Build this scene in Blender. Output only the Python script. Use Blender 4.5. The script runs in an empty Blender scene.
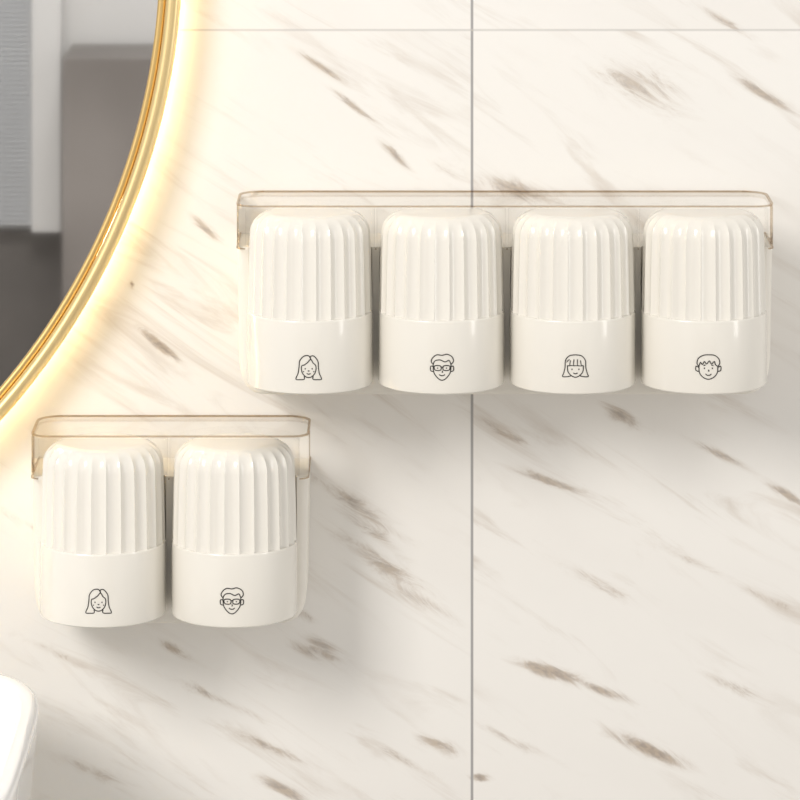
import bpy, bmesh, math, random
from mathutils import Vector
S=0.0006; Z0=1.088
D=4150.0; YC=-430.0
def W(x,y,d): return Vector(((x-400)*S, -d*S, Z0+(400-y)*S))
col=bpy.context.scene.collection
# ---------------- materials
def mat(name, base=(.8,.8,.8), rough=.5, metal=0, coat=0, spec=.5, emis=None, es=0):
    m=bpy.data.materials.new(name); m.use_nodes=True
    b=m.node_tree.nodes['Principled BSDF']
    b.inputs['Base Color'].default_value=(*base,1); b.inputs['Roughness'].default_value=rough
    b.inputs['Metallic'].default_value=metal; b.inputs['Coat Weight'].default_value=coat
    b.inputs['Specular IOR Level'].default_value=spec
    if emis: b.inputs['Emission Color'].default_value=(*emis,1); b.inputs['Emission Strength'].default_value=es
    return m
def vary(m, a, b, scale):
    nt=m.node_tree; n=nt.nodes.new('ShaderNodeTexNoise'); n.inputs['Scale'].default_value=scale
    tc=nt.nodes.new('ShaderNodeTexCoord'); nt.links.new(tc.outputs['Object'],n.inputs['Vector'])
    r=nt.nodes.new('ShaderNodeValToRGB'); r.color_ramp.elements[0].color=(*a,1); r.color_ramp.elements[1].color=(*b,1)
    r.color_ramp.elements[0].position=.3; r.color_ramp.elements[1].position=.7
    nt.links.new(n.outputs['Fac'],r.inputs['Fac']); nt.links.new(r.outputs['Color'],nt.nodes['Principled BSDF'].inputs['Base Color'])
    return m
M_cup=mat('ivory_gloss_plastic',(.83,.80,.735),.22,coat=.4)
M_body=mat('white_plastic',(.85,.815,.745),.35)
M_ink=mat('ink',(.02,.018,.015),.6)
M_gold=mat('brushed_gold',(1,.78,.40),.36,metal=1)
M_gold2=mat('gold_edge',(.88,.62,.26),.35,metal=1)
M_mirror=mat('mirror_glass',(.82,.82,.825),.022,metal=1)
M_led=mat('led_strip',(1,1,1),.5,emis=(1,.83,.50),es=17)
M_dark=mat('mirror_back',(.5,.48,.45),.6)
M_cer=mat('ceramic',(.93,.93,.93),.08,coat=.5)
M_counter=vary(mat('counter_stone',rough=.3),(.75,.73,.7),(.85,.84,.82),8)
M_cab=vary(mat('cabinet_wood',rough=.5),(.28,.22,.17),(.36,.29,.22),12)
M_floor=vary(mat('floor_tile',rough=.35),(.5,.47,.43),(.6,.57,.53),5)
M_white=mat('white_paint',(.85,.84,.82),.6)
M_taupe=vary(mat('taupe_tile',rough=.5),(.14,.13,.12),(.22,.20,.185),6)
M_taupe2=vary(mat('taupe_laminate',rough=.5),(.20,.18,.165),(.40,.365,.34),3)
M_slat=mat('blind_slat',(.70,.71,.72),.5)
def clear(name,tint,edge,gl):
    m=bpy.data.materials.new(name); m.use_nodes=True; nt=m.node_tree; nt.nodes.clear()
    o=nt.nodes.new('ShaderNodeOutputMaterial'); t=nt.nodes.new('ShaderNodeBsdfTransparent'); g=nt.nodes.new('ShaderNodeBsdfGlossy')
    g.inputs['Roughness'].default_value=.04; g.inputs['Color'].default_value=(1,1,1,1)
    lw=nt.nodes.new('ShaderNodeLayerWeight'); lw.inputs['Blend'].default_value=.3
    pw=nt.nodes.new('ShaderNodeMath'); pw.operation='POWER'; pw.inputs[1].default_value=2.5
    cr=nt.nodes.new('ShaderNodeMix'); cr.data_type='RGBA'
    cr.inputs['A'].default_value=(*tint,1); cr.inputs['B'].default_value=(*edge,1)
    nt.links.new(lw.outputs['Facing'],pw.inputs[0]); nt.links.new(pw.outputs[0],cr.inputs['Factor']); nt.links.new(cr.outputs['Result'],t.inputs['Color'])
    fr=nt.nodes.new('ShaderNodeFresnel'); fr.inputs['IOR'].default_value=1.35
    mm=nt.nodes.new('ShaderNodeMath'); mm.operation='MULTIPLY'; mm.inputs[1].default_value=gl
    nt.links.new(fr.outputs['Fac'],mm.inputs[0])
    mx=nt.nodes.new('ShaderNodeMixShader'); nt.links.new(mm.outputs[0],mx.inputs[0])
    nt.links.new(t.outputs[0],mx.inputs[1]); nt.links.new(g.outputs[0],mx.inputs[2]); nt.links.new(mx.outputs[0],o.inputs[0])
    return m
M_clear=clear('clear_acrylic',(.98,.979,.976),(.74,.73,.71),.9)
M_pan=clear('tray_acrylic',(.985,.984,.98),(.96,.955,.95),.3)
M_rim=clear('acrylic_rim',(.82,.76,.69),(.70,.62,.53),.4)
# ---------------- mesh helpers
def obj(name,verts,faces,m,parent=None,smooth=True,ang=35):
    vs=[Vector(v) for v in verts]
    lo=Vector([min(v[i] for v in vs) for i in range(3)]); hi=Vector([max(v[i] for v in vs) for i in range(3)])
    c=(lo+hi)/2
    me=bpy.data.meshes.new(name); me.from_pydata([v-c for v in vs],[],faces)
    bm=bmesh.new(); bm.from_mesh(me); bmesh.ops.recalc_face_normals(bm,faces=bm.faces); bm.to_mesh(me); bm.free()
    me.materials.append(m)
    o=bpy.data.objects.new(name,me); col.objects.link(o); o.location=c
    if smooth: shade(o,ang)
    if parent: setpar(o,parent)
    return o
def shade(o,ang=35):
    me=o.data
    for p in me.polygons: p.use_smooth=True
    me.set_sharp_from_angle(angle=math.radians(ang))
def setpar(o,p):
    o.parent=p; o.location=o.location-p.location
def empty(name,loc):
    e=bpy.data.objects.new(name,None); e.empty_display_size=.05; col.objects.link(e); e.location=loc; return e
def loft(levels):
    n=len(levels[0]); vs=[p for r in levels for p in r]; fs=[]
    for k in range(len(levels)-1):
        for i in range(n):
            j=(i+1)%n; fs.append((k*n+i,k*n+j,(k+1)*n+j,(k+1)*n+i))
    fs.append(tuple(range(n))[::-1]); fs.append(tuple((len(levels)-1)*n+i for i in range(n)))
    return vs,fs
def plan(cx,hw,d0,d1,r,y,rb=1.0):
    pts=[]
    for (sx,sd,rr) in ((-1,0,rb),(1,0,rb),(1,1,r),(-1,1,r)):
        ccx=cx+sx*(hw-rr); ccd=(d1-rr) if sd else (d0+rr)
        a0={(-1,0):math.pi,(1,0):1.5*math.pi,(1,1):0,(-1,1):.5*math.pi}[(sx,sd)]
        for k in range(9):
            a=a0+k/8*math.pi/2
            pts.append(W(ccx+rr*math.cos(a),y,ccd+rr*math.sin(a)))
    return pts
def boolean(o,cutter):
    md=o.modifiers.new('b','BOOLEAN'); md.operation='DIFFERENCE'; md.solver='EXACT'; md.object=cutter
    bpy.context.view_layer.update()
    dg=bpy.context.evaluated_depsgraph_get()
    me=bpy.data.meshes.new_from_object(o.evaluated_get(dg))
    o.modifiers.clear(); o.data=me
    bpy.data.objects.remove(cutter)
def cyl(cx,cd,r,y0,y1,n=96):
    rings=[[W(cx+r*math.cos(2*math.pi*i/n),y,cd+r*math.sin(2*math.pi*i/n)) for i in range(n)] for y in (y0,y1)]
    v,f=loft(rings); return obj('cutter',v,f,M_body,smooth=False)
def box(name,x0,x1,y0,y1,d0,d1,m,parent=None,bev=0):
    v,f=loft([[W(x0,y,d0),W(x1,y,d0),W(x1,y,d1),W(x0,y,d1)] for y in (y0,y1)])
    o=obj(name,v,f,m,parent,smooth=False)
    if bev:
        md=o.modifiers.new('bev','BEVEL'); md.width=bev*S; md.segments=3
    return o
# ---------------- cups
R=61.2; CD=100.0
def icon_paths(kind):
    P=[]
    def arc(cx,cy,rx,ry,a0,a1,n=16):
        return [(cx+rx*math.cos(math.radians(a0+(a1-a0)*i/n)), cy+ry*math.sin(math.radians(a0+(a1-a0)*i/n))) for i in range(n+1)]
    if kind=='girl_long':
        P.append([(2,8),(-1,5),(-4.5,2.5),(-7,1.5),(-7.3,-2),(-6,-6),(-3,-9),(0,-9.8),(3,-9),(6,-6),(7.3,-2),(7,2),(4.5,4.5),(2,8)])
        P.append([(2,8),(0,11.5),(-5,11),(-9,6.5),(-9.8,0),(-10.8,-6),(-13,-11.5),(-9,-12),(-4.5,-11.5),(-4.5,-8.5)])
        P.append([(2,8),(2,11),(5.5,11),(9.3,6),(9.8,0),(10.8,-6),(13,-11.5),(9,-12),(4.5,-11.5),(4.5,-8.5)])
        P.append([(-3.5,-.5),(-3.5,-1.8)]); P.append([(3.5,-.5),(3.5,-1.8)]); P.append([(-.8,-3),(0,-3.6),(.8,-3)]); P.append(arc(0,-5.2,2,1.3,200,340,6))
        P.append([(-5.6,-4),(-4.6,-4)]); P.append([(4.6,-4),(5.6,-4)])
    elif kind=='man_glasses':
        P.append([(-9,3),(-8.5,-4),(-6,-8.5),(-2,-12),(2,-12),(6,-8.5),(8.5,-4),(9,3)])
        P.append([(-9,3),(-11,6),(-9,10),(-5,12.5),(0,12),(5,13),(10,10.5),(11.5,6),(9,3)])
        P.append([(-9,3),(-7,6.5),(-2,7.5),(3,5.5),(7,7),(9,3)])
        P.append([(-7.5,1.5),(-1.5,1.5),(-1.5,-2.5),(-7,-2.5),(-7.5,1.5)]); P.append([(7.5,1.5),(1.5,1.5),(1.5,-2.5),(7,-2.5),(7.5,1.5)])
        P.append([(-1.5,.5),(1.5,.5)]); P.append([(-9,1),(-11.5,1),(-11.5,-3),(-9,-4)]); P.append([(9,1),(11.5,1),(11.5,-3),(9,-4)])
        P.append([(-4.5,0),(-4.5,-1)]); P.append([(4.5,0),(4.5,-1)]); P.append([(0,-3),(.8,-4.5),(-.3,-4.8)]); P.append(arc(0,-6,3,2,200,340,6))
    elif kind=='girl_bob':
        P.append([(-8,2),(-7.5,-4),(-4,-8),(0,-9.5),(4,-8),(7.5,-4),(8,2)])
        P.append([(0,12.5),(-6,11.5),(-10,7),(-10.5,0),(-12,-6),(-13,-9),(-8,-9),(-4,-8)])
        P.append([(0,12.5),(6,11.5),(10,7),(10.5,0),(12,-6),(13,-9),(8,-9),(4,-8)])
        P.append([(-8,2),(-6,1.5),(-5,7)]); P.append([(-5.5,2),(-2,1.8),(-1.5,8)]); P.append([(-2,1.8),(2,1.8),(2,8)]); P.append([(2,1.8),(6,1.5),(5,7)]); P.append([(6,1.5),(8,2)])
        P.append([(-3.5,-1),(-3.5,-2.4)]); P.append([(3.5,-1),(3.5,-2.4)]); P.append(arc(0,-4.6,2.2,1.5,200,340,6)); P.append([(-6,8),(-9,5),(-8,7)])
    else:
        P.append([(-9.5,1),(-9,-5),(-5.5,-9.5),(0,-11.5),(5.5,-9.5),(9,-5),(9.5,1)])
        P.append([(-9.5,1),(-11.5,4),(-10,9),(-5,12),(0,12.5),(6,12),(10.5,8.5),(11.5,4),(9.5,1)])
        P.append([(-9.5,1),(-8,5),(-6,3),(-4,6),(-2,3.5),(1,6.5),(3,3.5),(6,6),(7,3),(9.5,1)])
        P.append([(-9.5,0),(-12.5,1),(-12.5,-3),(-9.2,-4)]); P.append([(9.5,0),(12.5,1),(12.5,-3),(9.2,-4)])
        P.append([(-4,0),(-4,-1.4)]); P.append([(4,0),(4,-1.4)]); P.append([(0,-2),(.7,-3.4),(-.3,-3.6)]); P.append(arc(0,-5.5,3,2.2,200,340,6))
        P.append([(-5,2),(-3,2.4)]); P.append([(5,2),(3,2.4)])
    return P
def smoothpath(p,n=5):
    if len(p)<4: return p
    closed=(p[0]==p[-1]); out=[]
    for i in range(len(p)-1):
        p1,p2=p[i],p[i+1]
        p0=p[i-1] if i>0 else (p[-2] if closed else p1)
        p3=p[i+2] if i+2<len(p) else (p[1] if closed else p2)
        for k in range(n):
            t=k/n
            out.append(tuple(.5*((2*p1[a])+(-p0[a]+p2[a])*t+(2*p0[a]-5*p1[a]+4*p2[a]-p3[a])*t*t+(-p0[a]+3*p1[a]-3*p2[a]+p3[a])*t**3) for a in (0,1)))
    out.append(p[-1]); return out
def cup(cx,yt,kind):
    NF=26; seg=10; n=NF*seg
    H=167.; band=yt+96.8
    prof=[]
    rr=21.
    for k in range(0,11):
        a=k/10*math.pi/2
        prof.append((yt+rr-rr*math.cos(a), (R-2.5-rr)+rr*math.sin(a), 2.9*min(1,max(0,(k-2)/6)) ))
    prof.append((yt+45,R-1.6,3.1)); prof.append((band-3,R-.6,3.1)); prof.append((band-.6,R-.4,3.1)); prof.append((band,R-.4,0)) 
    prof.append((band+.6,R-.1,0)); prof.append((band+1.4,R,0))
    prof.append((yt+H-3,R+.3,0)); prof.append((yt+H-1,R-.3,0)); prof.append((yt+H,R-1.8,0)); prof.append((yt+H,R-3.2,0))
    prof.append((yt+H-1,R-4,0)); prof.append((yt+30,R-8,0)); prof.append((yt+6,R-24,0))
    rings=[]
    for (y,r,am) in prof:
        ring=[]
        for i in range(n):
            th=2*math.pi*(i+seg/2)/n
            u=(i%seg)/seg
            ri=r-am*(math.sin(math.pi*u)**.8)
            ring.append(W(cx+ri*math.sin(th),y,CD+ri*math.cos(th)))
        rings.append(ring)
    v,f=loft(rings)
    e=empty('toothbrush_cup',W(cx,yt+H/2,CD))
    o=obj('cup_shell',v,f,M_cup,e,ang=30)
    cu=bpy.data.curves.new('face','CURVE'); cu.dimensions='3D'; cu.bevel_depth=.5*S; cu.bevel_resolution=1
    for p in icon_paths(kind):
        sp=smoothpath(p)
        s=cu.splines.new('POLY'); s.points.add(len(sp)-1)
        for q,(a,b) in zip(s.points,sp):
            th=a*.95/R; w=W(cx+(R+.35)*math.sin(th),yt+140.8-b*.98,CD+(R+.35)*math.cos(th)); q.co=(*w,1)
    t=bpy.data.objects.new('t',cu); col.objects.link(t); bpy.context.view_layer.update()
    me=bpy.data.meshes.new_from_object(t.evaluated_get(bpy.context.evaluated_depsgraph_get())); bpy.data.objects.remove(t)
    vs=[tuple(x.co) for x in me.vertices]; fs=[tuple(p.vertices) for p in me.polygons]
    obj('printed_face',vs,fs,M_ink,e)
def holder(cx,hw,yt,cups,kinds):
    e=empty('toothbrush_cup_holder',W(cx,yt+90,50))
    T=yt; DF=100.; DB=84.
    yb=T+188
    lv=[]
    lv.append(plan(cx,hw-.8,0,DB-.8,7,T+43)); lv.append(plan(cx,hw,0,DB,8,T+44)); lv.append(plan(cx,hw-2,0,DB,8,yb-34))
    for k in range(1,9):
        a=k/8*math.pi/2
        lv.append(plan(cx,hw-3-20*(1-math.cos(a)),0,DB-5*(1-math.cos(a)),8,yb-28+28*math.sin(a)))
    v,f=loft(lv); b=obj('back_body',v,f,M_body,smooth=False)
    for c in cups: boolean(b,cyl(c,CD,R+1.4,T+20,T+172.3))
    setpar(b,e); shade(b,30)
    v,f=loft([plan(cx,hw,0,DF,12,T+3.3),plan(cx,hw,0,DF,12,T+42)]); o=obj('clear_skirt',v,f,M_clear,smooth=False)
    for c in cups: boolean(o,cyl(c,CD,R+2.2,T-5,T+60))
    bm=bmesh.new(); bm.from_mesh(o.data); bm.normal_update()
    kill=[fc for fc in bm.faces if abs(fc.normal.z)>.7 or fc.normal.y>.9]
    bmesh.ops.delete(bm,geom=kill,context='FACES'); bm.to_mesh(o.data); bm.free()
    setpar(o,e); shade(o,30)
    # thin moulded lip following only the outer perimeter at the bottom of the skirt
    v,f=loft([plan(cx,hw+.4,0,DF+.4,12,T+41.6),plan(cx,hw+.4,0,DF+.4,12,T+42.8)]); o=obj('skirt_lower_lip',v,f,M_rim,smooth=False)
    v,f=loft([plan(cx,hw-1.2,-5,DF-1.2,11,T+30),plan(cx,hw-1.2,-5,DF-1.2,11,T+50)]); q=obj('q',v,f,M_rim,smooth=False)
    boolean(o,q)
    for c in cups: boolean(o,cyl(c,CD,R+2.2,T-5,T+60))
    setpar(o,e); shade(o,30)
    pts=plan(cx,hw-.5,0,DF-.5,17,T+3.0,23)
    obj('tray_floor',pts,[tuple(range(len(pts)))],M_pan,e,smooth=False)
    v,f=loft([plan(cx,hw+.5,0,DF+.5,18,T,24),plan(cx,hw+.5,0,DF+.5,18,T+1.5,24)]); o=obj('tray_rim',v,f,M_rim,smooth=False)
    v,f=loft([plan(cx,hw-1.9,2.4,DF-1.9,15.6,T-4,21.6),plan(cx,hw-1.9,2.4,DF-1.9,15.6,T+6,21.6)]); q=obj('q',v,f,M_rim,smooth=False)
    boolean(o,q); setpar(o,e); shade(o,30)
    for k,xx in enumerate((cx-hw-.6,cx+hw-.6)):
        box('edge_strip_%d'%(k+1),xx,xx+1.2,T+3.3,T+42.5,60,66,M_rim,e)
    for c,k in zip(cups,kinds): cup(c,T+5.2,k)
holder(502.7,262.5,190.5,[312.2,440.4,568.6,696.4],['girl_long','man_glasses','girl_bob','boy'])
holder(175.0,135.8,415.0,[110.2,238.4],['girl_long','man_glasses'])
# ---------------- wall
streaks=[(162,347,30,5,40,1.2),(131,285,3,2.5,0,1.4),(205,228,26,5,40,.9),(322,68,34,4,35,.95),(352,105,40,4,38,.9),(395,155,26,5,45,.95),
(318,650,28,12,15,1.0),(300,612,24,6,30,.8),(385,565,66,10,33,.85),(350,500,64,11,35,.8),(420,600,56,9,30,.75),(370,530,56,7,38,.8),(175,650,28,6,30,.85),(220,700,56,5,25,.8),(265,745,56,6,25,.8),(285,790,40,8,25,.95),
(640,85,60,26,20,.7),(765,95,46,6,30,.9),(730,25,46,5,30,.75),(520,190,56,12,15,.9),(590,212,80,6,12,.7),(500,430,42,6,30,.9),(620,415,24,9,30,.9),(545,480,52,6,20,.85),
(720,455,38,5,25,.85),(787,495,32,5,30,.95),(550,672,50,8,18,1.05),(600,690,42,6,20,.95),(650,750,50,9,25,1.15),(480,778,10,3,5,1.3),(440,745,26,8,20,.95),(395,755,46,5,30,.75),
(520,745,56,5,25,.75),(770,600,46,6,25,.8),(690,560,56,6,25,.7),(90,770,56,8,25,.75),(60,655,50,6,25,.7),(740,690,50,6,25,.75),(20,520,34,6,30,.65),(215,20,44,5,30,.55),(445,170,30,6,30,.6),(600,585,60,7,28,.65)]
def axis(lo,hi,flo,fhi,fs,cs):
    a=[];v=lo
    while v<hi-.01:
        a.append(v); v+= fs if flo<=v<fhi else cs
    a.append(hi); return a
xs=axis(-1800,2600,-100,1000,4,100); ys=axis(-2000,2213,-100,900,4,100)
vs=[];mask=[]
for y in ys:
    for x in xs:
        vs.append(W(x,y,0)); m=0
        if -150<x<1050 and -150<y<950:
            for (sx,sy,L,w,a,st) in streaks:
                dx=x-sx;dy=y-sy
                if abs(dx)>2.5*L or abs(dy)>2.5*L: continue
                ca=math.cos(math.radians(a));sa=math.sin(math.radians(a))
                u=(dx*ca+dy*sa)/L; v=(-dx*sa+dy*ca)/max(w,4)
                m=max(m,st*math.exp(-(u*u+v*v)*.9))
        mask.append(m)
nx=len(xs)
fs=[(j*nx+i,(j+1)*nx+i,(j+1)*nx+i+1,j*nx+i+1) for j in range(len(ys)-1) for i in range(nx-1)]
me=bpy.data.meshes.new('wall_front'); me.from_pydata(vs,[],fs)
at=me.attributes.new('vein','FLOAT','POINT'); at.data.foreach_set('value',mask)
wall=bpy.data.objects.new('wall_front',me); col.objects.link(wall)
mw=bpy.data.materials.new('marble_tile'); mw.use_nodes=True; nt=mw.node_tree; N=nt.nodes; L=nt.links; B=N['Principled BSDF']
def math_(op,a,b=None,c=None,clamp=False):
    n=N.new('ShaderNodeMath'); n.operation=op; n.use_clamp=clamp
    for i,q in enumerate((a,b,c)):
        if q is None: continue
        if isinstance(q,(int,float)): n.inputs[i].default_value=q
        else: L.new(q,n.inputs[i])
    return n.outputs[0]
def sstep(v,a,b,lo=0,hi=1):
    n=N.new('ShaderNodeMapRange'); n.interpolation_type='SMOOTHSTEP'; L.new(v,n.inputs['Value'])
    n.inputs['From Min'].default_value=a; n.inputs['From Max'].default_value=b; n.inputs['To Min'].default_value=lo; n.inputs['To Max'].default_value=hi
    return n.outputs[0]
tc=N.new('ShaderNodeTexCoord'); sep=N.new('ShaderNodeSeparateXYZ'); L.new(tc.outputs['Object'],sep.inputs[0])
px=math_('MULTIPLY_ADD',sep.outputs['X'],1/S,400); py=math_('MULTIPLY_ADD',sep.outputs['Z'],-1/S,400+Z0/S)
def joint(p,off,w):
    q=math_('DIVIDE',math_('SUBTRACT',p,off),1000)
    fl=math_('FLOOR',math_('ADD',q,.5)); dist=math_('MULTIPLY',math_('ABSOLUTE',math_('SUBTRACT',q,fl)),1000)
    return sstep(dist,w-.6,w+.6,1,0), math_('FLOOR',q)
jx,idx=joint(px,472,1.3); jy,idy=joint(py,30,1.1)
tile=math_('MULTIPLY_ADD',idx,3.7,math_('MULTIPLY',idy,1.9))
a=math.radians(32)
u=math_('ADD',math_('MULTIPLY',px,math.cos(a)/100),math_('MULTIPLY',py,math.sin(a)/100))
v=math_('ADD',math_('MULTIPLY',px,-math.sin(a)/100),math_('MULTIPLY',py,math.cos(a)/100))
def noise(su,sv,scale,det,dist,off,rough=.5):
    cb=N.new('ShaderNodeCombineXYZ'); L.new(math_('MULTIPLY',u,su),cb.inputs[0]); L.new(math_('MULTIPLY',v,sv),cb.inputs[1]); L.new(math_('ADD',tile,off),cb.inputs[2])
    n=N.new('ShaderNodeTexNoise'); n.inputs['Scale'].default_value=scale; n.inputs['Detail'].default_value=det; n.inputs['Distortion'].default_value=dist; n.inputs['Roughness'].default_value=rough
    L.new(cb.outputs[0],n.inputs['Vector']); return n.outputs['Fac']
n1=noise(1.0,3.8,1.6,9,1.4,0,.70); n2=noise(.5,1.2,.9,4,.5,11); n3=noise(.4,2.6,1.0,8,1.3,23,.6); n4=noise(.35,.8,.8,3,.3,31)
n5=noise(6,14,2,4,.5,41)
at=N.new('ShaderNodeAttribute'); at.attribute_name='vein'
mk=at.outputs['Fac']
strong=sstep(math_('ADD',math_('MULTIPLY',mk,.55),math_('SUBTRACT',n1,.5)),.27,.54)
strong=math_('MULTIPLY',strong,math_('MULTIPLY_ADD',mk,.62,.08))
halo=math_('MULTIPLY',sstep(math_('ADD',mk,math_('MULTIPLY',math_('SUBTRACT',n1,.5),1.5)),.2,.95),.38)
faint=math_('MULTIPLY',sstep(n3,.50,.74),sstep(n2,.40,.62,0,.62))
cloud=sstep(n4,.4,.75,0,.4)
def mix(fac,c1,c2):
    n=N.new('ShaderNodeMix'); n.data_type='RGBA'
    if isinstance(fac,float): n.inputs['Factor'].default_value=fac
    else: L.new(fac,n.inputs['Factor'])
    for s,c in (('A',c1),('B',c2)):
        if isinstance(c,tuple): n.inputs[s].default_value=(*c,1)
        else: L.new(c,n.inputs[s])
    return n.outputs['Result']
c=mix(cloud,(.87,.85,.815),(.80,.772,.735))
c=mix(faint,c,(.58,.51,.44))
c=mix(halo,c,(.54,.46,.385))
vc=mix(sstep(n5,.4,.65),(.42,.33,.24),(.28,.22,.18))
c=mix(strong,c,vc)
c=mix(jx,c,(.38,.37,.37)); c=mix(math_('MULTIPLY',jy,.6),c,(.55,.53,.51))
L.new(c,B.inputs['Base Color']); B.inputs['Roughness'].default_value=.35; B.inputs['Specular IOR Level'].default_value=.3
me.materials.append(mw)
# ---------------- mirror
mcx,mcy,mR=-500.,-50.,684.
def revolve(name,prof,m,parent,n=256,closed=True):
    vs=[];fs=[];k=len(prof)
    for i in range(n):
        t=2*math.pi*i/n
        for (r,d) in prof: vs.append(W(mcx+r*math.cos(t),mcy+r*math.sin(t),d))
    for i in range(n):
        j=(i+1)%n
        for q in range(k if closed else k-1):
            p=(q+1)%k; fs.append((i*k+q,j*k+q,j*k+p,i*k+p))
    return obj(name,vs,fs,m,parent,ang=40)
me_=empty('round_backlit_mirror',W(mcx,mcy,20))
def rr(r0,r1,d0,d1,b,seg=4):
    pts=[]
    for (cr,cd,a0) in ((r1-b,d1-b,0),(r0+b,d1-b,90),(r0+b,d0+b,180),(r1-b,d0+b,270)):
        for k in range(seg+1):
            a=math.radians(a0+90*k/seg); pts.append((cr+b*math.cos(a),cd+b*math.sin(a)))
    return pts
revolve('frame_outer',rr(mR-14,mR,14,54,6,6),M_gold,me_)
revolve('frame_inner_lip',rr(mR-22,mR-14.2,18,46,3),M_gold2,me_)
nn=256
vs=[W(mcx+(mR-21)*math.cos(2*math.pi*i/nn),mcy+(mR-21)*math.sin(2*math.pi*i/nn),d) for d in (36,41) for i in range(nn)]
fs=[tuple(range(nn)),tuple(range(nn,2*nn))]+[(i,(i+1)%nn,nn+(i+1)%nn,nn+i) for i in range(nn)]
obj('mirror_glass',vs,fs,M_mirror,me_,smooth=False)
revolve('back_housing',rr(mR-90,mR-30,0,34,2),M_dark,me_)
revolve('led_strip',rr(mR-18,mR-10,3,8,1),M_led,me_)
# ---------------- basin + vanity
def sup(cx,cd,hx,hd,y,n=5.,cnt=160):
    o=[]
    for i in range(cnt):
        t=2*math.pi*i/cnt; ct,st=math.cos(t),math.sin(t)
        o.append(W(cx+hx*math.copysign(abs(ct)**(2/n),ct),y,cd+hd*math.copysign(abs(st)**(2/n),st)))
    return o
ry=642.; bx,bd,hx,hd=-450.,365.,510.,305.
pr=[(-40,880),(-34,876),(-12,780),(-4,700),(0,ry+11),(0,ry+6),(-1.5,ry+2),(-4,ry+.3),(-8,ry),(-14,ry+1),(-18,ry+5),(-22,ry+30),(-34,790),(-60,835),(-110,850),(-200,855)]
v,f=loft([sup(bx,bd,hx+q,hd+q,y) for q,y in pr])
basin=obj('wash_basin',v,f,M_cer,ang=50)
van=empty('bathroom_vanity',W(-450,1300,380))
box('countertop',-1200,200,880.5,915,1,760,M_counter,van,3)
box('cabinet_body',-1180,180,915.5,2000,1,730,M_cab,van,3)
for i in range(3): 
    box('door_panel_%d'%(i+1),-1175+i*452,-1175+i*452+446,925,1990,730.5,745,M_cab,van,3)
box('plinth',-1150,150,2000.5,2212,1,680,M_cab,van)
# ---------------- room
box('floor',-1800,2600,2213,2260,0,5600,M_floor)
RB=5500
box('wall_rear',-1800,2600,-2000,2212,RB,RB+80,M_white)
box('wainscot_rear',-1800,2600,1090,2212,RB-20,RB-1,M_taupe)
box('storage_cabinet',-355,-10,660,2212,RB-300,RB-22,M_taupe2,bev=4)
bl=empty('window_blind',W(-900,500,RB-60))
vs=[];fs=[]
for i in range(155):
    y=-650+i*11.1; b=len(vs)
    for (x,yy,d) in ((-1500,y,RB-48),(-445,y,RB-48),(-445,y+9.5,RB-60),(-1500,y+9.5,RB-60),(-1500,y+1.2,RB-48),(-445,y+1.2,RB-48),(-445,y+10.6,RB-60),(-1500,y+10.6,RB-60)): vs.append(W(x,yy,d))
    fs+= [(b,b+1,b+2,b+3),(b+7,b+6,b+5,b+4),(b,b+4,b+5,b+1),(b+1,b+5,b+6,b+2),(b+2,b+6,b+7,b+3),(b+3,b+7,b+4,b)]
obj('slats',vs,fs,M_slat,bl,smooth=False)
box('side_rail',-443,-375,-680,1085,RB-80,RB-40,M_white,bl,3)
# ---------------- lights
def area(name,loc,tgt,sx,sy,pw,colr):
    l=bpy.data.lights.new(name,'AREA'); l.shape='RECTANGLE'; l.size=sx; l.size_y=sy; l.energy=pw; l.color=colr
    o=bpy.data.objects.new(name,l); col.objects.link(o); o.location=loc
    o.rotation_euler=(Vector(tgt)-Vector(loc)).to_track_quat('-Z','Y').to_euler(); return o
area('key_light',(-1.25,-1.75,2.25),(0.14,0,0.94),.7,.8,35,(1,.965,.925))
area('side_light',(1.6,-1.0,1.5),(.05,0,1.05),.25,1.3,6,(1,.97,.94))
area('rear_room_fill',(-.3,-1.9,2.4),(-.5,-3.3,.9),.8,.4,19,(1,.98,.95))  # added fill to brighten the rear room in the mirror, no actual lamp there
w=bpy.data.worlds.new('world'); bpy.context.scene.world=w; w.use_nodes=True
w.node_tree.nodes['Background'].inputs[0].default_value=(1,.985,.962,1); w.node_tree.nodes['Background'].inputs[1].default_value=.59
# ---------------- camera
cd=bpy.data.cameras.new('camera'); cam=bpy.data.objects.new('camera',cd); col.objects.link(cam)
cam.location=(0,-D*S,Z0+(400-YC)*S); cam.rotation_euler=(math.pi/2,0,0)
cd.sensor_width=36; cd.lens=36*D/800; cd.shift_y=-(400-YC)/800
cd.clip_start=.05
bpy.context.scene.camera=cam
bpy.context.scene.view_settings.view_transform='Standard'
